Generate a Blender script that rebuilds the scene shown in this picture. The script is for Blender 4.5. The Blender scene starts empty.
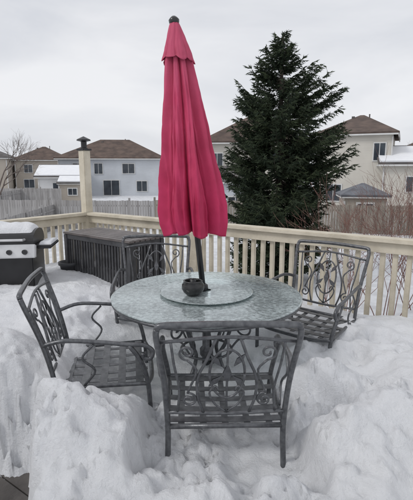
import bpy, bmesh, math, random
import numpy as np
from mathutils import Vector, Matrix, noise
random.seed(7); np.random.seed(7)
S=bpy.context.scene
COL=S.collection
R=math.radians

# ---------------------------------------------------------------- materials
def mat(name,c1,c2=None,rough=.6,metal=0.,scale=5.,bump=0.,bscale=40.,stretch=(1,1,1),spec=.5,detail=5,contrast=(.35,.65),sheen=0):
    m=bpy.data.materials.new(name); m.use_nodes=True
    nt=m.node_tree; N=nt.nodes; L=nt.links
    b=N['Principled BSDF']; b.inputs['Roughness'].default_value=rough; b.inputs['Metallic'].default_value=metal
    b.inputs['Specular IOR Level'].default_value=spec
    tc=N.new('ShaderNodeTexCoord'); mp=N.new('ShaderNodeMapping'); mp.inputs['Scale'].default_value=stretch
    L.new(tc.outputs['Object'],mp.inputs['Vector'])
    if c2 is None: c2=tuple(x*.75 for x in c1)
    n=N.new('ShaderNodeTexNoise'); n.inputs['Scale'].default_value=scale; n.inputs['Detail'].default_value=detail
    L.new(mp.outputs[0],n.inputs['Vector'])
    r=N.new('ShaderNodeValToRGB'); r.color_ramp.elements[0].position=contrast[0]; r.color_ramp.elements[1].position=contrast[1]
    r.color_ramp.elements[0].color=(*c2,1); r.color_ramp.elements[1].color=(*c1,1)
    L.new(n.outputs['Fac'],r.inputs[0]); L.new(r.outputs[0],b.inputs['Base Color'])
    if bump>0:
        n2=N.new('ShaderNodeTexNoise'); n2.inputs['Scale'].default_value=bscale; n2.inputs['Detail'].default_value=4
        L.new(mp.outputs[0],n2.inputs['Vector'])
        bp=N.new('ShaderNodeBump'); bp.inputs['Strength'].default_value=bump; bp.inputs['Distance'].default_value=.01
        L.new(n2.outputs['Fac'],bp.inputs['Height']); L.new(bp.outputs[0],b.inputs['Normal'])
    return m

def siding(name,c,pitch=.2):
    m=mat(name,c,tuple(x*.88 for x in c),rough=.7,scale=.6)
    nt=m.node_tree;N=nt.nodes;L=nt.links;b=N['Principled BSDF']
    tc=N.new('ShaderNodeTexCoord'); w=N.new('ShaderNodeTexWave'); w.wave_profile='SAW'; w.bands_direction='Z'
    w.inputs['Scale'].default_value=.314/pitch
    L.new(tc.outputs['Object'],w.inputs['Vector'])
    bp=N.new('ShaderNodeBump'); bp.inputs['Strength'].default_value=.6; bp.inputs['Distance'].default_value=.03
    L.new(w.outputs['Fac'],bp.inputs['Height']); L.new(bp.outputs[0],b.inputs['Normal'])
    return m

M_metal=mat('weathered_aluminium',(.16,.165,.173),(.08,.083,.09),rough=.30,metal=.5,scale=45,bump=.05,bscale=160,contrast=(.3,.7))
M_metal2=mat('strap_metal',(.19,.195,.203),(.10,.103,.11),rough=.32,metal=.45,scale=30,bump=.05,bscale=120,contrast=(.3,.7))
M_black=mat('black_enamel',(.018,.018,.02),(.01,.01,.011),rough=.35,scale=8)
M_steel=mat('stainless',(.68,.68,.68),(.52,.52,.53),rough=.35,metal=.5,scale=6)
M_rail=mat('painted_rail_wood',(.64,.585,.475),(.49,.44,.345),rough=.65,scale=6,bump=.35,bscale=50,contrast=(.3,.6))
M_deck=mat('deck_wood',(.10,.09,.082),(.045,.04,.037),rough=.45,scale=6,bump=.4,bscale=60)
M_wicker=mat('dark_slats',(.075,.077,.083),(.038,.038,.042),rough=.55,scale=10,bump=.3)
M_wtop=mat('bench_top',(.17,.15,.145),(.10,.088,.085),rough=.5,scale=6,bump=.2)
M_glassw=mat('window_glass',(.06,.075,.09),(.03,.035,.045),rough=.12,scale=1)
M_trim=mat('white_trim',(.66,.66,.65),(.56,.56,.55),rough=.6,scale=2)
M_shing=mat('brown_shingles',(.14,.10,.082),(.08,.058,.05),rough=.9,scale=1.2,bump=.5,bscale=8)
M_shing2=mat('grey_shingles',(.155,.145,.14),(.095,.088,.086),rough=.9,scale=1.2,bump=.5,bscale=8)
M_shing3=mat('slate_grey_shingles',(.17,.18,.20),(.11,.115,.13),rough=.9,scale=2,bump=.5,bscale=8)
M_fence=mat('fence_wood',(.30,.27,.23),(.18,.16,.135),rough=.85,scale=1.5,bump=.4,bscale=12,stretch=(3,3,.4))
M_fenceg=mat('weathered_grey_fence_wood',(.40,.39,.385),(.25,.24,.235),rough=.85,scale=1.5,bump=.4,bscale=12,stretch=(3,3,.4))
M_bark=mat('bark',(.10,.08,.065),(.05,.04,.035),rough=.9,scale=6,bump=.5,bscale=20)
M_twig=mat('grey_twigs',(.17,.14,.125),(.10,.08,.07),rough=.9,scale=3)
M_red=mat('red_twigs',(.22,.115,.09),(.13,.065,.052),rough=.8,scale=3)
M_pot=mat('ceramic_black',(.015,.015,.016),(.03,.03,.03),rough=.2,scale=20)

def snowmat(name,bs=60,strength=.35,c1=(.90,.91,.93),c2=(.85,.865,.895)):
    m=mat(name,c1,c2,rough=.75,scale=2.5,spec=.25)
    nt=m.node_tree;N=nt.nodes;L=nt.links;b=N['Principled BSDF']
    tc=N.new('ShaderNodeTexCoord')
    a=N.new('ShaderNodeTexNoise'); a.inputs['Scale'].default_value=bs; a.inputs['Detail'].default_value=9; a.inputs['Roughness'].default_value=.72
    L.new(tc.outputs['Object'],a.inputs['Vector'])
    bp=N.new('ShaderNodeBump'); bp.inputs['Strength'].default_value=strength; bp.inputs['Distance'].default_value=.022
    L.new(a.outputs['Fac'],bp.inputs['Height']); L.new(bp.outputs[0],b.inputs['Normal'])
    return m
M_snow=snowmat('snow',26,1.0)
M_snowfar=snowmat('ground_snow',1.5,.3,(.78,.80,.83),(.60,.61,.63))

def fabric():
    m=mat('umbrella_fabric',(.55,.030,.115),(.40,.014,.068),rough=.75,scale=4.5,bump=.2,bscale=260)
    nt=m.node_tree;N=nt.nodes;L=nt.links;b=N['Principled BSDF']
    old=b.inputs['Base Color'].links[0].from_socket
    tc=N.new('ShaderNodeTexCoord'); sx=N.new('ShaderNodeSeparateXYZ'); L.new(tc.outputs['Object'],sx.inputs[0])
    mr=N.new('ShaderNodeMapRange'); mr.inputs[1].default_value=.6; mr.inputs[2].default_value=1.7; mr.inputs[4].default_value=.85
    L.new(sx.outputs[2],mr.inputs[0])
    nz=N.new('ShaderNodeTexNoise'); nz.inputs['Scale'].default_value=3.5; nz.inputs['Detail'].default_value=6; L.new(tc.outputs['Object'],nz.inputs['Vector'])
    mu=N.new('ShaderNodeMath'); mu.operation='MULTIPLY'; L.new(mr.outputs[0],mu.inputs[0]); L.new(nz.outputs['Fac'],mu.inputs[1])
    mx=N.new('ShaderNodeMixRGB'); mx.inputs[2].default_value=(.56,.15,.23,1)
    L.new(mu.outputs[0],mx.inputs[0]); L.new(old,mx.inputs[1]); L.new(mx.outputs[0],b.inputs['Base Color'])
    return m
M_fab=fabric()

def tableglass(name):
    m=bpy.data.materials.new(name); m.use_nodes=True; nt=m.node_tree;N=nt.nodes;L=nt.links
    for n in list(N): N.remove(n)
    out=N.new('ShaderNodeOutputMaterial'); tr=N.new('ShaderNodeBsdfTransparent'); tr.inputs[0].default_value=(.93,.985,.97,1)
    gl=N.new('ShaderNodeBsdfGlossy'); gl.inputs['Roughness'].default_value=.10; gl.inputs[0].default_value=(.95,.99,.99,1)
    df=N.new('ShaderNodeBsdfDiffuse'); df.inputs[0].default_value=(.76,.86,.87,1)
    tc=N.new('ShaderNodeTexCoord')
    nz=N.new('ShaderNodeTexNoise'); nz.inputs['Scale'].default_value=40; nz.inputs['Detail'].default_value=6; nz.inputs['Roughness'].default_value=.7
    L.new(tc.outputs['Object'],nz.inputs['Vector'])
    nb=N.new('ShaderNodeTexNoise'); nb.inputs['Scale'].default_value=4; nb.inputs['Detail'].default_value=3
    L.new(tc.outputs['Object'],nb.inputs['Vector'])
    ad=N.new('ShaderNodeMath'); ad.operation='MULTIPLY_ADD'; ad.inputs[1].default_value=.45; L.new(nb.outputs['Fac'],ad.inputs[0]); L.new(nz.outputs['Fac'],ad.inputs[2])
    rp=N.new('ShaderNodeValToRGB'); rp.color_ramp.elements[0].position=.62; rp.color_ramp.elements[1].position=.88
    rp.color_ramp.elements[0].color=(.26,.26,.26,1); rp.color_ramp.elements[1].color=(.60,.60,.60,1)
    L.new(ad.outputs[0],rp.inputs[0])
    vo=N.new('ShaderNodeTexVoronoi'); vo.inputs['Scale'].default_value=38; L.new(tc.outputs['Object'],vo.inputs['Vector'])
    bp=N.new('ShaderNodeBump'); bp.inputs['Strength'].default_value=.15; bp.inputs['Distance'].default_value=.004
    L.new(vo.outputs['Distance'],bp.inputs['Height']); L.new(bp.outputs[0],gl.inputs['Normal'])
    fr=N.new('ShaderNodeFresnel'); fr.inputs[0].default_value=1.85; L.new(bp.outputs[0],fr.inputs['Normal'])
    m1=N.new('ShaderNodeMixShader'); L.new(rp.outputs[0],m1.inputs[0]); L.new(tr.outputs[0],m1.inputs[1]); L.new(df.outputs[0],m1.inputs[2])
    m2=N.new('ShaderNodeMixShader'); L.new(fr.outputs[0],m2.inputs[0]); L.new(m1.outputs[0],m2.inputs[1]); L.new(gl.outputs[0],m2.inputs[2])
    L.new(m2.outputs[0],out.inputs[0]); return m
M_tglass=tableglass('table_glass')

# ---------------------------------------------------------------- mesh helpers
def empty(name,loc=(0,0,0),rz=0):
    e=bpy.data.objects.new(name,None); e.location=loc; e.rotation_euler=(0,0,rz); e.empty_display_size=.2
    COL.objects.link(e); return e
def fin(bm,name,m,parent=None,smooth=False,loc=(0,0,0)):
    me=bpy.data.meshes.new(name); bm.normal_update(); bm.to_mesh(me); bm.free()
    o=bpy.data.objects.new(name,me); COL.objects.link(o); o.location=loc
    if m: me.materials.append(m)
    if smooth:
        for p in me.polygons: p.use_smooth=True
    if parent: o.parent=parent
    return o
def pyd(name,v,f,m,parent=None,smooth=False):
    me=bpy.data.meshes.new(name); me.from_pydata(v,[],f); me.update()
    o=bpy.data.objects.new(name,me); COL.objects.link(o); me.materials.append(m)
    if smooth:
        for p in me.polygons: p.use_smooth=True
    if parent: o.parent=parent
    return o
def box(bm,c,s,rot=None,bev=0):
    mt=Matrix.Translation(c)
    if rot is not None: mt=mt@rot
    mt=mt@Matrix.Diagonal((s[0],s[1],s[2],1))
    r=bmesh.ops.create_cube(bm,size=1,matrix=mt)
    if bev>0:
        es={e for v in r['verts'] for e in v.link_edges}
        bmesh.ops.bevel(bm,geom=list(es),offset=bev,segments=2,affect='EDGES')
def smoothpts(P,k=5):
    P=[Vector(p) for p in P]
    if len(P)<3: return P
    out=[]
    Q=[P[0]*2-P[1]]+P+[P[-1]*2-P[-2]]
    for i in range(1,len(Q)-2):
        for j in range(k):
            t=j/k; a,b,c,d=Q[i-1],Q[i],Q[i+1],Q[i+2]
            out.append(.5*((2*b)+(c-a)*t+(2*a-5*b+4*c-d)*t*t+(3*b-a-3*c+d)*t**3))
    out.append(P[-1]); return out
def tube(bm,P,r,n=8,k=5,closed=False,taper=None,flat=None):
    P=smoothpts(P,k) if k>1 else [Vector(p) for p in P]
    N=len(P); rings=[]; up=None
    for i,p in enumerate(P):
        if closed: t=(P[(i+1)%N]-P[i-1])
        else: t=(P[min(i+1,N-1)]-P[max(i-1,0)])
        if t.length<1e-9: t=Vector((0,0,1))
        t.normalize()
        if up is None:
            up=Vector((0,0,1)) if abs(t.z)<.9 else Vector((1,0,0))
        u=(up-t*up.dot(t))
        if u.length<1e-6: u=Vector((0,1,0))-t*t.y
        u.normalize(); w=t.cross(u); up=u
        rr=r if taper is None else r+(taper-r)*i/(N-1)
        rings.append([bm.verts.new(p+(u*math.cos(a)+w*math.sin(a))*rr) for a in [2*math.pi*j/n for j in range(n)]])
    M=N if closed else N-1
    for i in range(M):
        A=rings[i];B=rings[(i+1)%N]
        for j in range(n): 
            try: bm.faces.new((A[j],A[(j+1)%n],B[(j+1)%n],B[j]))
            except: pass
    if not closed:
        bm.faces.new(rings[0][::-1]); bm.faces.new(rings[-1])
def lathe(bm,prof,n=32,c=(0,0,0)):
    rings=[]
    for r,z in prof:
        rings.append([bm.verts.new((c[0]+r*math.cos(2*math.pi*j/n),c[1]+r*math.sin(2*math.pi*j/n),c[2]+z)) for j in range(n)])
    for A,B in zip(rings,rings[1:]):
        for j in range(n): bm.faces.new((A[j],A[(j+1)%n],B[(j+1)%n],B[j]))
    if prof[0][0]>1e-4: bm.faces.new(rings[0][::-1])
    if prof[-1][0]>1e-4: bm.faces.new(rings[-1])
def spiral(c,r0,r1,a0,turns,n=18):
    return [(c[0]+(r0+(r1-r0)*i/n)*math.cos(a0+turns*2*math.pi*i/n),c[1]+(r0+(r1-r0)*i/n)*math.sin(a0+turns*2*math.pi*i/n)) for i in range(n+1)]

# ---------------------------------------------------------------- deck frame
C=Vector((-1.55,5.62,0)); D=Vector((.817,-.577,0)).normalized(); Nn=Vector((-.577,-.817,0)).normalized()
angD=math.atan2(D.y,D.x)
DS,DT=7.2,5.6
deck=empty('wooden_deck',C,angD)
bm=bmesh.new()
t=0.0
while t<DT:
    box(bm,(DS/2,-t-.068,-.018),(DS,.135,.036)); t+=.142
fin(bm,'deck_boards',M_deck,deck)
bm=bmesh.new()
box(bm,(DS/2,.03,-.16),(DS+.1,.04,.24)); box(bm,(-.03,-DT/2,-.16),(.04,DT,.24))
for i in range(5):
    for j in range(3): box(bm,(.2+i*1.7,-.2-j*2.5,-1.1),(.14,.14,2.1))
fin(bm,'deck_frame',M_rail,deck)

def railing(name,org,ang,length,posts,inward,h=1.0):
    e=empty(name,org,ang)
    bm=bmesh.new()
    box(bm,(length/2,0,h-.018),(length,.135,.036),bev=.005)
    box(bm,(length/2,-.0,h-.085),(length,.038,.085),bev=.003)
    box(bm,(length/2,-.0,.12),(length,.038,.085),bev=.003)
    fin(bm,'rails',M_rail,e)
    bm=bmesh.new(); x=.1
    while x<length:
        if all(abs(x-p)>.07 for p in posts):
            box(bm,(x+random.uniform(-.004,.004),.040*inward,.50),(.04,.036,.86),rot=Matrix.Rotation(random.uniform(-.006,.006),4,'Y'),bev=.003)
        x+=.102
    fin(bm,'balusters',M_rail,e)
    bm=bmesh.new()
    for p in posts: box(bm,(p,0,.482-.15),(.092,.088,.96+.3),bev=.004)
    fin(bm,'posts',M_rail,e)
    return e
railing('deck_railing',C,angD,DS,[1.75,4.42,6.3],1)
railing('deck_railing',C,math.atan2(Nn.y,Nn.x),DT,[1.9,3.8],-1)
e=empty('lantern_post',C)
bm=bmesh.new(); box(bm,(0,0,.73),(.105,.105,2.1),rot=Matrix.Rotation(angD,4,'Z'),bev=.005)
fin(bm,'post',M_rail,e)
bm=bmesh.new(); rt=Matrix.Rotation(angD,4,'Z')
box(bm,(0,0,1.79),(.135,.135,.022),rot=rt,bev=.004)
lathe(bm,[(.045,1.80),(.045,1.812),(.036,1.817),(.036,1.885),(.044,1.89),(.088,1.90),(.085,1.915),(.045,1.935),(.012,1.95),(0,1.955)],16)
fin(bm,'lantern_cap',M_black,e,)

# ---------------------------------------------------------------- snow on the deck
def G(x,y,cx,cy,sx,sy): return math.exp(-((x-cx)/sx)**2-((y-cy)/sy)**2)
def sst(a,b,x):
    t=max(0,min(1,(x-a)/(b-a))); return t*t*(3-2*t)
def roundbox(x,y,x0,x1,y0,y1,f):
    dx=max(x0-x,0,x-x1); dy=max(y0-y,0,y-y1); return 1-sst(0,f,math.hypot(dx,dy))
def snow_h(x,y,s,t):
    n1=noise.noise(Vector((x*1.6,y*1.6,3)));n2=noise.noise(Vector((x*4.2,y*4.2,9)));n3=noise.noise(Vector((x*11,y*11,5)));n4=noise.noise(Vector((x*27,y*27,1)))
    wx=x+.07*n2+.04*n3; wy=y+.07*noise.noise(Vector((x*4,y*4,20)))+.03*n4
    h=.36
    h+=.16*sst(-.45,-1.25,x)*sst(1.5,2.1,y)*(1-sst(4.2,5.2,y)*.5)
    h+=.10*sst(.6,1.4,wx)*(1-sst(3.0,3.7,y))
    h+=.20*G(wx,wy,-.64,1.78,.27,.24)
    h+=.09*G(wx,wy,-.40,1.60,.14,.14)
    h+=.08*G(wx,wy,-1.15,2.35,.28,.2)
    h+=.15*G(wx,wy,.78,1.70,.30,.18)
    h+=.16*G(wx,wy,.62,2.24,.2,.14)
    h+=.08*G(wx,wy,1.1,2.2,.25,.3)
    h-=.16*G(wx,wy,.60,1.97,.16,.11)
    h+=.05*G(wx,wy,-.55,3.6,.3,.3)
    # boot prints
    for fx,fy in ((1.15,2.75),(1.32,2.5),(.95,2.55),(.42,1.55),(-.85,3.1),(-.98,3.45),(-.7,3.7),(.15,1.48),(-.15,1.52)):
        h-=.07*math.exp(-(((wx-fx)/.065)**2+((wy-fy)/.11)**2)**2)
    k=roundbox(wx,wy,-.24,.38,1.60,2.1,.12); h=h*(1-k)+.235*k
    r=math.hypot(wx,wy-2.75); k=1-sst(.42,.72,r); h=h*(1-k)+.26*k
    k=roundbox(wx,wy,-.62,-.3,2.2,2.6,.2); h=h*(1-k)+.25*k
    # shovelled strip of bare deck along the near left
    k=sst(-.02,.10,-.265-.27*wy-wx)*(1-sst(1.95,2.12,wy)); h=h*(1-k)-.07*k
    pit=k
    k=1-sst(.6,1.25,math.hypot(x*.8,y)); h=h*(1-k)+.05*k
    fg=G(x,y,0,1.7,1.4,.85)
    rough=(.55+1.15*fg)*(1-pit)
    h+=.035*n1*(1-pit)+.04*n2*rough+.021*n3*rough+.007*n4*rough
    mask=sst(-.15,.3,noise.noise(Vector((x*2.3,y*2.3,44)))+.25*fg)
    d0=noise.voronoi(Vector((wx*8,wy*8,h*8)))[0][0]
    h+=.045*math.sqrt(max(0,1-(d0/.75)**2))*mask*min(1,rough)
    d1=noise.voronoi(Vector((wx*19,wy*19,h*12)))[0][0]
    h+=.015*math.sqrt(max(0,1-(d1/.7)**2))*rough*(.4+mask)
    h-=.022*min(1,rough)
    h-=.08*(1-sst(.0,.22,t))
    h-=.08*(1-sst(.0,.2,s))
    return max(h,-.02)
st=.0165
s0,s1,t0,t1=.07,DS,.075,4.7
ns=int((s1-s0)/st);ntt=int((t1-t0)/st)
V=[];F=[]
for j in range(ntt+1):
    for i in range(ns+1):
        s=s0+i*st;t=t0+j*st
        p=C+D*s+Nn*t
        V.append((p.x,p.y,snow_h(p.x,p.y,s,t)))
for j in range(ntt):
    for i in range(ns):
        a=j*(ns+1)+i; F.append((a,a+ns+1,a+ns+2,a+1))
def skirt(idx):
    b0=len(V)
    for q in idx: V.append((V[q][0],V[q][1],-.03))
    for k in range(len(idx)-1): F.append((idx[k],idx[k+1],b0+k+1,b0+k))
skirt(list(range(ns+1))); skirt([j*(ns+1) for j in range(ntt+1)][::-1])
pyd('snow_cover',V,F,M_snow,smooth=True)

# ---------------------------------------------------------------- chairs
def chair(loc,rz,tilt=(0,0)):
    e=empty('metal_patio_chair',loc,rz); e.rotation_euler=(tilt[0],tilt[1],rz)
    def by(z):
        if z<.42: return -.30+.05*z/.42
        if z<.66: return -.25-(z-.42)/.24*.045
        return -.295-(z-.66)/.29*.085
    bm=bmesh.new()
    for sg in (-1,1):
        tube(bm,[(sg*.265,-.31,0),(sg*.262,-.265,.25),(sg*.26,-.25,.42),(sg*.27,-.295,.66),(sg*.292,-.365,.88),(sg*.288,-.383,.93)],.0130,10)
        tube(bm,[(sg*.272,-.30,.67),(sg*.30,-.18,.70),(sg*.312,0,.685),(sg*.315,.13,.665),(sg*.315,.215,.655),(sg*.315,.262,.62),(sg*.315,.25,.578),(sg*.315,.215,.585),(sg*.315,.212,.61)],.0118,10)
        tube(bm,[(sg*.314,.14,.66),(sg*.305,.20,.56),(sg*.285,.235,.42),(sg*.275,.25,.2),(sg*.27,.275,0)],.0130,10)
        tube(bm,[(sg*.262,-.25,.42),(sg*.272,0,.42),(sg*.285,.235,.42)],.0120,8)
        tube(bm,[(sg*.272,-.1,.43),(sg*.29,-.04,.52),(sg*.305,-.1,.60),(sg*.31,-.04,.675)],.0065,6)
    tube(bm,[(-.288,-.383,.93),(-.275,-.388,.945),(-.2,-.393,.95),(0,-.40,.955),(.2,-.393,.95),(.275,-.388,.945),(.288,-.383,.93)],.0138,10)
    tube(bm,[(-.278,by(.86),.862),(0,by(.89)-.008,.89),(.278,by(.86),.862)],.008,6)
    tube(bm,[(-.262,by(.50),.50),(0,by(.50),.49),(.262,by(.50),.50)],.009,6)
    tube(bm,[(-.26,-.25,.42),(.26,-.25,.42)],.012,8,k=1)
    tube(bm,[(-.285,.235,.42),(-.15,.262,.405),(.15,.262,.405),(.285,.235,.42)],.013,8)
    for sg in (-1,1):
        for yy in (-.31,.275): lathe(bm,[(.017,0),(.017,.02),(.013,.025)],10,(sg*.267,yy,0))
    fin(bm,'frame',M_metal,e,True)
    bm=bmesh.new()
    def pl(P,r=.0062,k=3): tube(bm,[(x,by(z)-.002,z) for x,z in P],r,6,k=k)
    for sg in (-1,1):
        pl([(sg*.10,.495),(sg*.125,.58),(sg*.125,.68),(sg*.085,.78),(sg*.05,.882)],.0068)
        pl([(sg*.215,.50),(sg*.205,.62),(sg*.225,.75),(sg*.235,.865)],.0058)
        pl([(sg*a,b) for a,b in spiral((.168,.81),.038,.008,math.pi*1.5,1.3)]+[],.0052,2)
        pl([(sg*.168,.772),(sg*.13,.72),(sg*.155,.64),(sg*.17,.60)],.0052)
        pl([(sg*a,b) for a,b in spiral((.165,.565),.036,.008,math.pi*.5,1.3)],.0052,2)
        pl([(sg*.0,.50),(sg*.05,.54),(sg*.075,.60),(sg*.05,.635),(sg*.035,.61)],.005)
        for (cx,cz,ln,an) in ((.0,.70,.055,.5*math.pi),(.05,.77,.04,.3*math.pi),(.052,.66,.04,-.25*math.pi)):
            ux,uz=math.cos(an),math.sin(an); px,pz=-uz,ux
            q=[(cx-ux*ln,cz-uz*ln),(cx+px*ln*.35,cz+pz*ln*.35),(cx+ux*ln,cz+uz*ln),(cx-px*ln*.35,cz-pz*ln*.35)]
            for dy in (-.004,.004):
                if sg<0 and cx==0: dy*=1.6
                vs=[bm.verts.new((sg*a,by(b)+dy,b)) for a,b in q]; bm.faces.new(vs)
    pl([(.075*math.cos(a),.70+.125*math.sin(a)) for a in [i*math.pi/10 for i in range(21)]],.0058,2)
    pl([(0,.495),(0,.60),(0,.72),(0,.885)],.0052)
    fin(bm,'scrollwork',M_metal,e,True)
    bm=bmesh.new()
    def strap(P,w,dirw):
        dirw=Vector(dirw)*w/2; prev=None
        for p in P:
            p=Vector(p); q=[bm.verts.new(p-dirw+Vector((0,0,.0018))),bm.verts.new(p+dirw+Vector((0,0,.0018))),bm.verts.new(p+dirw-Vector((0,0,.0018))),bm.verts.new(p-dirw-Vector((0,0,.0018)))]
            if prev:
                for a in range(4): bm.faces.new((prev[a],prev[(a+1)%4],q[(a+1)%4],q[a]))
            prev=q
    ys=[-.20+i*.098 for i in range(5)]; xs=[-.20+i*.10 for i in range(5)]
    def sag(x,y): return .424-.016*max(0,1-(x/.27)**2)*max(0,1-(y/.26)**2)
    for i,y in enumerate(ys):
        P=[]; hw=.262+.045*(y+.25)
        for a in range(17):
            x=-hw+2*hw*a/16; P.append((x,y,sag(x,y)+.0022))
        strap(P,.042,(0,1,0))
    for i,x in enumerate(xs):
        P=[]
        for a in range(17):
            y=-.25+.49*a/16; P.append((x*(1+.08*(y+.25)),y,sag(x,y)-.0024))
        strap(P,.030,(1,0,0))
    fin(bm,'strap_seat',M_metal2,e)
    return e
chair((.08,2.02,-.005),R(1.5))
chair((-.60,2.43,-.01),R(-80),(0,R(1)))
chair((.745,3.05,.02),R(141))
chair((-.42,3.42,.01),R(184))

# ---------------------------------------------------------------- table
T=empty('round_patio_table',(0,2.75,0))
bm=bmesh.new()
lathe(bm,[(.022,.735),(.611,.735),(.618,.737),(.618,.744),(.611,.746),(.022,.746)],96)
bm.faces.ensure_lookup_table()
for f in [f for f in bm.faces if len(f.verts)>10]: bm.faces.remove(f)
fin(bm,'glass_top',M_tglass,T)
bm=bmesh.new()
tube(bm,[(.604*math.cos(a),.604*math.sin(a),.722) for a in [2*math.pi*i/96 for i in range(96)]],.012,8,k=1,closed=True)
tube(bm,[(.24*math.cos(a),.24*math.sin(a),.715) for a in [2*math.pi*i/48 for i in range(48)]],.009,6,k=1,closed=True)
tube(bm,[(.17*math.cos(a),.17*math.sin(a),.36) for a in [2*math.pi*i/48 for i in range(48)]],.009,6,k=1,closed=True)
lathe(bm,[(.03,.1),(.03,.30),(.045,.32),(.045,.36),(.028,.38),(.028,.6),(.045,.62),(.045,.66),(.06,.70),(.06,.72)],16)
for i in range(4):
    a=math.pi/4+i*math.pi/2+.12; c,s=math.cos(a),math.sin(a)
    f=lambda P,r:tube(bm,[(c*q,s*q,z) for q,z in P],r,8)
    f([(.045,.66),(.20,.62),(.16,.45),(.11,.33),(.20,.18),(.36,.08),(.46,.02),(.50,.05)],.013)
    f([(.04,.60),(.22,.66),(.42,.70),(.60,.722)],.011)
    tube(bm,[(c*q,s*q,z) for q,z in spiral((.30,.58),.075,.012,math.pi*.5,1.5)],.007,6,k=2)
    f([(.17,.37),(.25,.48),(.30,.505)],.007)
fin(bm,'pedestal',M_metal,T,True)
S2=empty('glass_lazy_susan',(.0,2.76,.747))
bm=bmesh.new(); lathe(bm,[(.03,.012),(.30,.012),(.306,.015),(.300,.019),(.03,.019)],80)
for f in [f for f in bm.faces if len(f.verts)>10]: bm.faces.remove(f)
fin(bm,'disc',M_tglass,S2)
bm=bmesh.new(); tube(bm,[(.12*math.cos(a),.12*math.sin(a),.005) for a in [2*math.pi*i/40 for i in range(40)]],.005,6,k=1,closed=True)
fin(bm,'bearing_ring',M_steel,S2,True)
B=empty('black_candle_pot',(-.085,2.64,.767))
bm=bmesh.new(); lathe(bm,[(.03,0),(.038,.002),(.06,.02),(.072,.045),(.070,.07),(.058,.088),(.062,.094),(.054,.095),(.05,.088),(.06,.07),(.055,.04),(.0,.025)],28)
fin(bm,'pot',M_pot,B,True)
bm=bmesh.new(); lathe(bm,[(.0,.06),(.02,.062),(.024,.075),(.018,.10),(.006,.106),(0,.107)],14)
fin(bm,'candle_cap',M_black,B,True)

# ---------------------------------------------------------------- umbrella
U=empty('patio_umbrella',(-.02,2.75,.75)); U.rotation_euler=(0,R(-5.9),0)
bm=bmesh.new(); tube(bm,[(0,0,-.55),(0,0,1.63)],.019,14,k=1)
lathe(bm,[(.034,.018),(.034,.05),(.022,.06)],16)
fin(bm,'pole',M_black,U,True)
bm=bmesh.new(); lathe(bm,[(.024,1.645),(.03,1.655),(.032,1.67),(.022,1.682),(.012,1.69),(0,1.692)],16)
fin(bm,'finial',M_pot,U,True)
def cloth(name,z0,z1,Rf,folds,n=360,m=110,deep=.42,hem=.03,seed=0,cx=0,crease=1):
    V=[];F=[]
    rnd=random.Random(seed); am=[rnd.uniform(.80,1.17) for _ in range(folds)]; sk=[rnd.uniform(-.5,.5) for _ in range(folds)]; hl=[rnd.uniform(-1,1) for _ in range(folds)]
    for j in range(m+1):
        t=j/m
        for i in range(n):
            th=2*math.pi*i/n
            tw=th+.35*(t-.5)+.07*math.sin(6*t+th)+.09*noise.noise(Vector((math.cos(th)*1.5,math.sin(th)*1.5,t*2.5+seed)))
            q=(tw*folds/(2*math.pi))%folds; k=int(q)%folds; f=q-int(q)
            f2=f+sk[k]*f*(1-f)*1.5
            ridge=abs(math.sin(math.pi*f2))**.75
            A=am[k]
            r=Rf(t)*((1-deep)+deep*ridge*A)
            cr=noise.noise(Vector((math.cos(th)*7,math.sin(th)*7,t*2.6+seed)))
            c2=noise.noise(Vector((math.cos(th)*4+t*3,math.sin(th)*4,t*13+seed)))
            r*=1+.05*noise.noise(Vector((math.cos(th)*3,math.sin(th)*3,t*5+seed)))*t*1.5
            r+=Rf(t)*(.05*math.sin(3*math.pi*f2*2+5*t)+.15*(.5-abs(cr))-.05*abs(c2))*min(1,t*2)*crease
            z=z0+(z1-z0)*t
            if t>.8: 
                w=(t-.8)/.2
                z-= hem*w*w*(ridge-.45+.35*hl[k]*math.sin(math.pi*f))+.02*w*w*math.sin(th+1.2)
            V.append((cx*t+r*math.cos(th),r*math.sin(th),z))
    for j in range(m):
        for i in range(n):
            a=j*n+i;b=j*n+(i+1)%n; F.append((a,a+n,b+n,b))
    o=pyd(name,V,F,M_fab,U,True)
    sm=o.modifiers.new('sol','SOLIDIFY'); sm.thickness=.002
    return o
def Rmain(t):
    a=[(0,.03),(.08,.072),(.2,.096),(.45,.135),(.7,.174),(.86,.200),(.94,.198),(1,.180)]
    for (x0,y0),(x1,y1) in zip(a,a[1:]):
        if t<=x1: return y0+(y1-y0)*(t-x0)/(x1-x0)
    return a[-1][1]
def Rcap(t): return .028+.070*(t**.9)
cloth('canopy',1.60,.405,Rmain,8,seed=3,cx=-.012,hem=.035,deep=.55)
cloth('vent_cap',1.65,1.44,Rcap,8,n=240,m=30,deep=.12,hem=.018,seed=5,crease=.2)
bm=bmesh.new()
for i in range(8):
    a=i*math.pi/4+.2; tube(bm,[(.02*math.cos(a),.02*math.sin(a),1.5),(.055*math.cos(a),.055*math.sin(a),.9),(.07*math.cos(a),.07*math.sin(a),.44)],.004,6)
fin(bm,'ribs',M_black,U)

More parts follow.
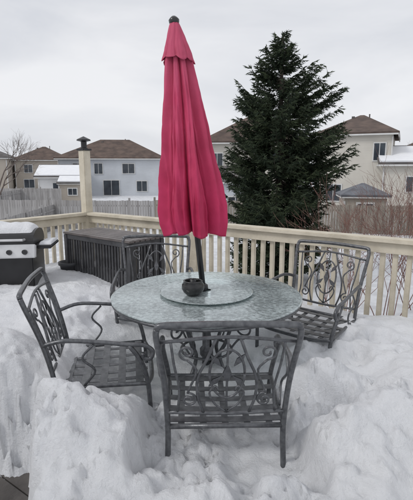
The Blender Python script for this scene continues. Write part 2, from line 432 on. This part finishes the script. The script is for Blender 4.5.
# ---------------------------------------------------------------- slatted storage bench
E=empty('slatted_patio_bench',(-.95,4.32,.32),R(-38))
bm=bmesh.new()
L_,W_,H_=1.02,.46,.58
for i in range(7): box(bm,(0,-W_/2+.032+i*.066,H_),(L_,.058,.022),bev=.004)
fin(bm,'top_slats',M_wtop,E)
bm=bmesh.new()
for sx in (-1,1):
    for sy in (-1,1): box(bm,(sx*(L_/2-.03),sy*(W_/2-.03),H_/2-.18),(.05,.05,H_+.33),bev=.004)
for sy in (-1,1):
    box(bm,(0,sy*(W_/2-.028),H_-.035),(L_-.11,.03,.045)); box(bm,(0,sy*(W_/2-.028),.08),(L_-.11,.03,.045))
    for i in range(22): box(bm,(-L_/2+.065+i*.0425,sy*(W_/2-.03),.318),(.024,.012,.434))
for sx in (-1,1):
    box(bm,(sx*(L_/2-.028),0,H_-.035),(.03,W_-.11,.045)); box(bm,(sx*(L_/2-.028),0,.08),(.03,W_-.11,.045))
    for i in range(8): box(bm,(sx*(L_/2-.03),-W_/2+.08+i*.043,.318),(.012,.024,.434))
fin(bm,'frame_and_slats',M_wicker,E)
P_=empty('plant_pot',(-1.44,4.45,.38))
bm=bmesh.new(); lathe(bm,[(.07,0),(.10,.18),(.115,.185),(.115,.215),(.10,.215),(.095,.17),(0,.16)],24)
fin(bm,'pot',M_wicker,P_,True)

# ---------------------------------------------------------------- barbecue grill
Q=empty('barbecue_grill',(-1.90,3.98,.0),R(8))
bm=bmesh.new()
box(bm,(0,.02,.42),(.62,.44,.72),bev=.01)
box(bm,(0,.02,.82),(.66,.46,.10),bev=.012)
n=14;ring0=[];ring1=[]
for i in range(n+1):
    a=math.pi*i/n; y=.02-.225*math.cos(a); z=.875+.13*math.sin(a)**.8
    ring0.append(bm.verts.new((-.32,y,z))); ring1.append(bm.verts.new((.32,y,z)))
for i in range(n): bm.faces.new((ring0[i],ring1[i],ring1[i+1],ring0[i+1]))
bm.faces.new(ring0); bm.faces.new(ring1[::-1]); bm.faces.new((ring0[0],ring0[-1],ring1[-1],ring1[0]))
box(bm,(.405,.0,.855),(.13,.36,.03),bev=.008); box(bm,(-.405,.0,.855),(.13,.36,.03),bev=.008)
fin(bm,'body_lid_and_shelves',M_black,Q)
bm=bmesh.new()
box(bm,(0,-.235,.83),(.70,.05,.12),rot=Matrix.Rotation(R(-14),4,'X'),bev=.008)
tube(bm,[(-.25,-.205,.93),(-.25,-.265,.935),(.25,-.265,.935),(.25,-.205,.93)],.011,8,k=1)
fin(bm,'control_panel',M_steel,Q)
bm=bmesh.new()
for i in range(5):
    r=bmesh.ops.create_cone(bm,cap_ends=True,segments=16,radius1=.024,radius2=.02,depth=.03,matrix=Matrix.Translation((-.26+i*.13,-.275,.83))@Matrix.Rotation(R(76),4,'X'))
box(bm,(.0,-.205,.45),(.006,.012,.6))
fin(bm,'knobs',M_black,Q)
bm=bmesh.new()
def snowcap(cx,cy,z,w,d,h,fz=None):
    nx,ny=30,22; g=[]
    for j in range(ny+1):
        row=[]
        for i in range(nx+1):
            u=i/nx*2-1;v=j/ny*2-1
            k=(max(0,1-abs(u)**5)*max(0,1-abs(v)**5))**.5
            x=cx+u*w/2;y=cy+v*d/2; zz=z if fz is None else fz(y)
            row.append(bm.verts.new((x,y,zz+h*k*(1+.6*noise.noise(Vector((x*7,y*7,1)))))))
        g.append(row)
    for j in range(ny):
        for i in range(nx): bm.faces.new((g[j][i],g[j][i+1],g[j+1][i+1],g[j+1][i]))
snowcap(0,.04,0,.6,.34,.07,lambda y:.868+.13*max(0,1-((y-.02)/.225)**2)**.4)
snowcap(.405,.02,.868,.11,.30,.03)
fin(bm,'snow_on_top',M_snow,Q,True)

# ---------------------------------------------------------------- terrain
def gz(x,y):
    return -2.0+.25*noise.noise(Vector((x*.06,y*.06,0)))+.05*noise.noise(Vector((x*.5,y*.5,4)))
V=[];F=[]
xs=[-900,-400,-200]+list(np.arange(-100,101,2.0))+[200,400,900]; ysl=[-200,-60]+list(np.arange(-20,141,2.0))+[220,400,900]
for y in ysl:
    for x in xs: V.append((x,y,gz(x,y)))
w=len(xs)
for j in range(len(ysl)-1):
    for i in range(w-1): a=j*w+i; F.append((a,a+1,a+w+1,a+w))
pyd('ground',V,F,M_snowfar,smooth=True)

# ---------------------------------------------------------------- houses
def house(loc,rz,w,d,wh,rh,wall,roof,wins,kind='hip',side=[],name='siding_house',snow=False):
    """origin at centre of front (camera-side) wall; z=0 ground; front faces local -y"""
    e=empty(name,loc,rz)
    bm=bmesh.new(); box(bm,(0,d/2,wh/2-.3),(w,d,wh+.6)); 
    if kind=='gable':
        for sx in (-1,1):
            vs=[bm.verts.new((sx*w/2,0,wh)),bm.verts.new((sx*w/2,d,wh)),bm.verts.new((sx*w/2,d/2,wh+rh*.95))]; bm.faces.new(vs)
    if kind=='front':
        vs=[bm.verts.new((-w/2,-.0,wh)),bm.verts.new((w/2,-.0,wh)),bm.verts.new((0,-.0,wh+rh*.95))]; bm.faces.new(vs)
    fin(bm,'walls',wall,e)
    o=.45 if wh>2.5 else .2; bm=bmesh.new()
    A=[(-w/2-o,-o,wh),(w/2+o,-o,wh),(w/2+o,d+o,wh),(-w/2-o,d+o,wh)]
    A=[bm.verts.new(a) for a in A]
    if kind=='hip':
        k=min(d/2,w/2)*.95
        r0=bm.verts.new((-w/2+k,d/2,wh+rh)); r1=bm.verts.new((w/2-k+.01,d/2,wh+rh))
        bm.faces.new((A[0],A[1],r1,r0)); bm.faces.new((A[2],A[3],r0,r1)); bm.faces.new((A[1],A[2],r1)); bm.faces.new((A[3],A[0],r0)); 
    elif kind=='gable':
        r0=bm.verts.new((-w/2-o,d/2,wh+rh)); r1=bm.verts.new((w/2+o,d/2,wh+rh))
        bm.faces.new((A[0],A[1],r1,r0)); bm.faces.new((A[2],A[3],r0,r1))
    else:
        r0=bm.verts.new((0,-o,wh+rh)); r1=bm.verts.new((0,d+o,wh+rh))
        bm.faces.new((A[0],r0,r1,A[3])); bm.faces.new((A[1],A[2],r1,r0))
    ro=fin(bm,'roof',roof,e); sm=ro.modifiers.new('s','SOLIDIFY'); sm.thickness=.12; sm.offset=1
    bm=bmesh.new(); th=.12 if wh>2.5 else .06
    box(bm,(0,-o+.02,wh-th/2-.01),(w+2*o-.1,.08,th)); 
    for sx in (-1,1):
        box(bm,(sx*(w/2+o-.03),d/2,wh-th/2-.01),(.08,d+2*o-.2,th))
        box(bm,(sx*(w/2-.0),-.03,wh/2-.1),(.10,.08,wh-.3))
    bg=bmesh.new()
    for (x,z,ww,hh) in wins:
        box(bm,(x,-.03,z),(ww+.2,.10,hh+.2)); box(bg,(x-ww*.25-.02,-.06,z),(ww*.5-.03,.09,hh)); box(bg,(x+ww*.25+.02,-.06,z),(ww*.5-.03,.09,hh))
    for (sd,y,z,ww,hh) in side:
        box(bm,(sd*w/2,y,z),(.1,ww+.2,hh+.2)); box(bg,(sd*(w/2+.03),y,z),(.09,ww,hh))
    fin(bm,'trim',M_trim,e); fin(bg,'windows',M_glassw,e)
    if snow:
        bm=bmesh.new()
        vs=[(-w/2-o+.1,-o+.05,wh+.16),(w/2+o-.1,-o+.05,wh+.16),(w/2+o-.1,d*.42,wh+rh*.84+.16),(-w/2-o+.1,d*.42,wh+rh*.84+.16)]
        bm.faces.new([bm.verts.new(a) for a in vs]); so=fin(bm,'roof_snow',M_snow,e); m_=so.modifiers.new('s','SOLIDIFY'); m_.thickness=.12; m_.offset=1
    if wh>3:
        bm=bmesh.new(); box(bm,(-w*.12,d*.42,wh+rh*.84),(.25,.25,.5)); lathe(bm,[(.06,wh+rh*.7),(.06,wh+rh+.25),(.09,wh+rh+.27),(.0,wh+rh+.3)],8,(w*.1,d*.6,0)); fin(bm,'roof_vents',M_shing2,e)
    return e
W_grey=siding('pale_blue_siding',(.60,.63,.67)); W_cream=siding('cream_siding',(.62,.59,.53)); W_tan=siding('tan_siding',(.46,.41,.35)); W_white=siding('white_siding',(.70,.70,.70))
g=-2.0
house((-12.6,58,g),R(4),13.5,10,4.9,2.6,W_grey,M_shing,[(-4.2,3.6,1.3,1.3),(-1.6,3.6,1.0,1.3),(2.3,3.6,1.5,1.2),(-4.0,1.2,1.6,1.3),(0,1.1,2.0,1.9),(4.0,1.3,1.3,1.3)],'hip',side=[(-1,3,3.6,1.2,1.2)])
house((-17.6,52,g),R(8),4.5,6,2.6,1.4,W_white,M_shing2,[(0,1.4,1.2,1.0)],'gable',snow=True)
house((-27.0,72,g),R(12),8,9,5.0,2.2,W_tan,M_shing,[(-2,3.6,1.2,1.2),(1.8,3.6,1.2,1.2),(-2,1.2,1.5,1.3),(2,1.2,1.5,1.3)],'hip')
house((-34.5,66,g),R(14),8.5,9,5.2,2.0,W_tan,M_shing2,[(-2,3.6,1.2,1.2),(1.8,3.6,1.2,1.2),(0,1.2,2,1.5)],'hip')
house((-21.5,80,g),R(0),9,9,4.8,2.4,W_cream,M_shing2,[(-2,3.6,1.2,1.2),(2,3.6,1.2,1.2)],'hip')
house((4.2,42,g),R(-6),9.0,9,6.0,2.8,W_cream,M_shing,[(-3.2,4.4,1.0,1.2),(2,4.4,1.4,1.2),(-3.0,1.4,1.4,1.6)],'hip')
house((2.2,33,g),R(-6),2.8,5,2.6,1.1,W_grey,M_shing2,[(0,1.1,1.0,.7)],'gable')
house((12.0,36,g),R(-24),5.6,10,6.3,1.9,W_cream,M_shing,[(1.9,4.9,.8,1.3),(-1.5,1.6,1.2,1.3)],'hip',side=[(-1,3,4.4,1.2,1.3)])
house((17.3,33,g),R(-16),7.5,9,3.9,1.5,W_cream,M_shing2,[(-1.6,2.4,.9,1.1),(2,2.4,1.4,1.2)],'gable',snow=True)
house((26,48,g),R(-16),10,9,5.2,2.2,W_tan,M_shing,[(-1.6,3.4,.9,1.1)],'hip')
house((9.0,24.6,g),R(-10),2.3,2.3,2.0,.62,W_tan,M_shing3,[(0,1.3,.8,.6)],'hip',name='garden_shed')
house((-13.5,44,g),R(6),2.6,2.4,2.1,.6,W_tan,M_shing2,[(0,1.3,.8,.6)],'gable',name='garden_shed',snow=True)

# ---------------------------------------------------------------- fences
def fence(a,b,h=1.85,m=M_fence,name='wooden_fence'):
    a=Vector(a);b=Vector(b); L=(b-a).length; ang=math.atan2((b-a).y,(b-a).x)
    e=empty(name,(a.x,a.y,g-.1),ang); bm=bmesh.new(); x=0;i=0
    while x<L:
        box(bm,(x+.07,random.uniform(-.008,.008),h/2+random.uniform(-.015,.015)),(.135,.02,h)); x+=.15
    for z in (.35,h-.3): box(bm,(L/2,.035,z),(L,.04,.09))
    x=0
    while x<L: box(bm,(x,.07,(h+.15)/2),(.1,.1,h+.15)); x+=2.4
    fin(bm,'boards',m,e); return e
fence((-26,27),(-3,25),1.85,M_fenceg); fence((-3,25),(6,24),1.9); fence((6,23.6),(24,20.6),1.75); fence((11.5,22.5),(8.5,9.0),1.7); fence((-9,25.6),(-8,9),1.6,M_fenceg)
fence((-40,44),(-14,42),1.8,M_fenceg); fence((-18,42.3),(-17,27),1.7,M_fenceg)

# ---------------------------------------------------------------- spruce
def spruce(loc,H,seed):
    rnd=random.Random(seed); e=empty('spruce_tree',loc)
    bm=bmesh.new(); tube(bm,[(0,0,-.2),(.03,0,H*.4),(0,.02,H*.8),(0,0,H)],.15,8,taper=.012); 
    V=[];F=[];V2=[];F2=[]
    table=[(0,.05),(.4,.25),(.85,.58),(1.5,1.08),(2.1,1.45),(2.8,1.66),(3.7,1.80),(4.6,1.80),(5.5,1.72),(6.6,1.6),(8,1.5)]
    def prof(d):
        for (x0,y0),(x1,y1) in zip(table,table[1:]):
            if d<=x1: return y0+(y1-y0)*(d-x0)/(x1-x0)
        return 1.5
    def blade(p,d,ln,wd,VV,FF):
        s=d.cross(Vector((rnd.uniform(-1,1),rnd.uniform(-1,1),rnd.uniform(-.2,1))))
        if s.length<1e-4: return
        s.normalize(); s*=wd/2; b=len(VV)
        VV.extend([tuple(p-s),tuple(p+d*ln),tuple(p+s)]); FF.append((b,b+1,b+2))
    z=.5
    while z<H-.10:
        dpt=H-z; pr=prof(dpt); f=dpt/H
        nb=int(5+4.2*pr)
        for k in range(nb):
            a=rnd.uniform(0,6.283); big=noise.noise(Vector((math.cos(a)*1.5,math.sin(a)*1.5,z*.9+seed)))
            L=pr*rnd.uniform(.66,1.10)*(1+.38*big)+.05
            zz=z+rnd.uniform(-.22,.22); 
            if zz>H-.05: zz=H-.05
            dr=Vector((math.cos(a),math.sin(a),0))
            rise=rnd.uniform(-.32,-.05)+.55*max(0,1-dpt/2.5)
            curl=rnd.uniform(.15,.42)
            pts=[]
            for i in range(7):
                t=i/6; pts.append(Vector((0,0,zz))+dr*L*t+Vector((0,0,L*(rise*t+curl*t*t-.12*math.sin(math.pi*t)))))
            tube(bm,[tuple(p) for p in pts],.018*f+.006,4,k=1,taper=.004)
            sd=dr.cross(Vector((0,0,1)))
            n=int(5+L*13)
            for i in range(n):
                t=((i+rnd.random())/n)**.8
                if t<.18: continue
                x=t*6; ii=min(5,int(x)); p=pts[ii].lerp(pts[ii+1],x-ii)
                for sg in (-1,1):
                    tl=(.12+.13*L*(1-t*.8))*rnd.uniform(.6,1.35)
                    td=(dr*.8+sd*sg*rnd.uniform(.3,1.1)+Vector((0,0,rnd.uniform(-.5,.45)))).normalized()
                    m=5+int(tl*22)
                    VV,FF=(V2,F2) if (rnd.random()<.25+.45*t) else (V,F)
                    for j in range(m):
                        u=j/m; pp=p+td*tl*u
                        dd=(td+Vector((rnd.uniform(-.8,.8),rnd.uniform(-.8,.8),rnd.uniform(-.7,.6)))).normalized()
                        blade(pp,dd,rnd.uniform(.07,.13),rnd.uniform(.024,.038),VV,FF)
        z+=.12+.05*f
    for i in range(70):
        p=Vector((0,0,H-.5+.55*i/70)); a=rnd.uniform(0,6.28); blade(p,Vector((math.cos(a),math.sin(a),1.1)).normalized(),.11,.03,V,F)
    fin(bm,'trunk_and_limbs',M_bark,e)
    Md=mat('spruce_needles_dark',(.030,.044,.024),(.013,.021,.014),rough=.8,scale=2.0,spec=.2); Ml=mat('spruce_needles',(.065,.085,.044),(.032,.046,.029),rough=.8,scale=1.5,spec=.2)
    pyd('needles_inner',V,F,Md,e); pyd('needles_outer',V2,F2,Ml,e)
spruce((2.24,13.6,-2.05),7.45,4)

# ---------------------------------------------------------------- bare trees and shrubs
def bare(name,loc,H,seed,m,stems=1,spread=.35,depth=5,r0=.1):
    rnd=random.Random(seed); bm=bmesh.new()
    def grow(p,d,L,r,lv):
        pts=[p]; q=p; dd=d
        for i in range(3):
            dd=(dd+Vector((rnd.uniform(-.14,.14),rnd.uniform(-.14,.14),rnd.uniform(-.02,.12)))).normalized(); q=q+dd*L/3; pts.append(q)
        tube(bm,[tuple(x) for x in pts],r,5 if lv>2 else 3,k=1,taper=r*.6)
        if lv<=0: return
        for i in range(rnd.choice([2,3,3])):
            ax=Vector((rnd.uniform(-1,1),rnd.uniform(-1,1),rnd.uniform(-.2,.2))).normalized()
            nd=(Matrix.Rotation(rnd.uniform(.25,.75),3,ax)@dd).normalized()
            b=pts[rnd.choice([2,3,3])]
            grow(b,nd,L*rnd.uniform(.6,.85),max(.0035,r*.58),lv-1)
    for s in range(stems):
        d=Vector((rnd.uniform(-spread,spread),rnd.uniform(-spread,spread),1)).normalized()
        grow(Vector((rnd.uniform(-.2,.2)*(stems>1),rnd.uniform(-.2,.2)*(stems>1),0)),d,H*.32,r0,depth)
    return fin(bm,name,m,None,False,loc)
bare('bare_tree',(-16.2,34,-2.1),6.8,3,M_twig,depth=6,r0=.12,spread=.1)
bare('bare_tree',(24,46,-2.1),9,12,M_twig,depth=6,r0=.15,spread=.1)
bare('bare_tree',(-33,50,-2.1),6,15,M_twig,depth=5,r0=.12,spread=.1)
bare('red_twig_shrub',(2.75,8.6,-2.05),3.6,5,M_red,stems=7,spread=.5,depth=4,r0=.012)
bare('red_twig_shrub',(4.1,9.3,-2.05),4.0,8,M_red,stems=8,spread=.5,depth=4,r0=.012)
bare('red_twig_shrub',(5.3,10.5,-2.05),4.2,9,M_red,stems=7,spread=.5,depth=4,r0=.012)

# ---------------------------------------------------------------- world, sun, camera
Wd=bpy.data.worlds.new('World'); S.world=Wd; Wd.use_nodes=True; nt=Wd.node_tree;N=nt.nodes;L=nt.links
bg=N['Background']; bg.inputs[1].default_value=1.0
sky=N.new('ShaderNodeTexSky'); sky.sky_type='NISHITA'; sky.sun_disc=False; sky.sun_elevation=R(42); sky.sun_rotation=R(240)
mul=N.new('ShaderNodeMixRGB'); mul.blend_type='MULTIPLY'; mul.inputs[0].default_value=1; mul.inputs[2].default_value=(.09,.09,.09,1); L.new(sky.outputs[0],mul.inputs[1])
tc=N.new('ShaderNodeTexCoord'); mp=N.new('ShaderNodeMapping'); mp.inputs['Scale'].default_value=(1.0,1.0,3.2); L.new(tc.outputs['Generated'],mp.inputs[0])
nz=N.new('ShaderNodeTexNoise'); nz.inputs['Scale'].default_value=1.9; nz.inputs['Detail'].default_value=6; nz.inputs['Roughness'].default_value=.5; nz.inputs['Distortion'].default_value=.3
L.new(mp.outputs[0],nz.inputs['Vector'])
rp=N.new('ShaderNodeValToRGB'); rp.color_ramp.elements[0].position=.36; rp.color_ramp.elements[1].position=.64
rp.color_ramp.elements[0].color=(.69,.71,.76,1); rp.color_ramp.elements[1].color=(.90,.905,.93,1)
L.new(nz.outputs['Fac'],rp.inputs[0])
mx=N.new('ShaderNodeMixRGB'); mx.inputs[0].default_value=.94; L.new(mul.outputs[0],mx.inputs[1]); L.new(rp.outputs[0],mx.inputs[2]); L.new(mx.outputs[0],bg.inputs[0])
sl=bpy.data.lights.new('sun','SUN'); sl.energy=1.0; sl.angle=R(16); sl.color=(1,.975,.94)
so=bpy.data.objects.new('sun',sl); COL.objects.link(so)
el,az=R(42),R(240)
dv=Vector((math.sin(az)*math.cos(el),math.cos(az)*math.cos(el),math.sin(el)))
so.rotation_euler=dv.to_track_quat('Z','Y').to_euler()
cd=bpy.data.cameras.new('camera'); co=bpy.data.objects.new('camera',cd); COL.objects.link(co)
co.location=(0,0,1.55); co.rotation_euler=(R(90-10.6),0,0)
cd.sensor_fit='VERTICAL'; cd.sensor_height=24; cd.lens=20.78; cd.clip_end=3000; cd.clip_start=.05
S.camera=co
S.view_settings.view_transform='Standard'; S.view_settings.look='None'; S.view_settings.exposure=0
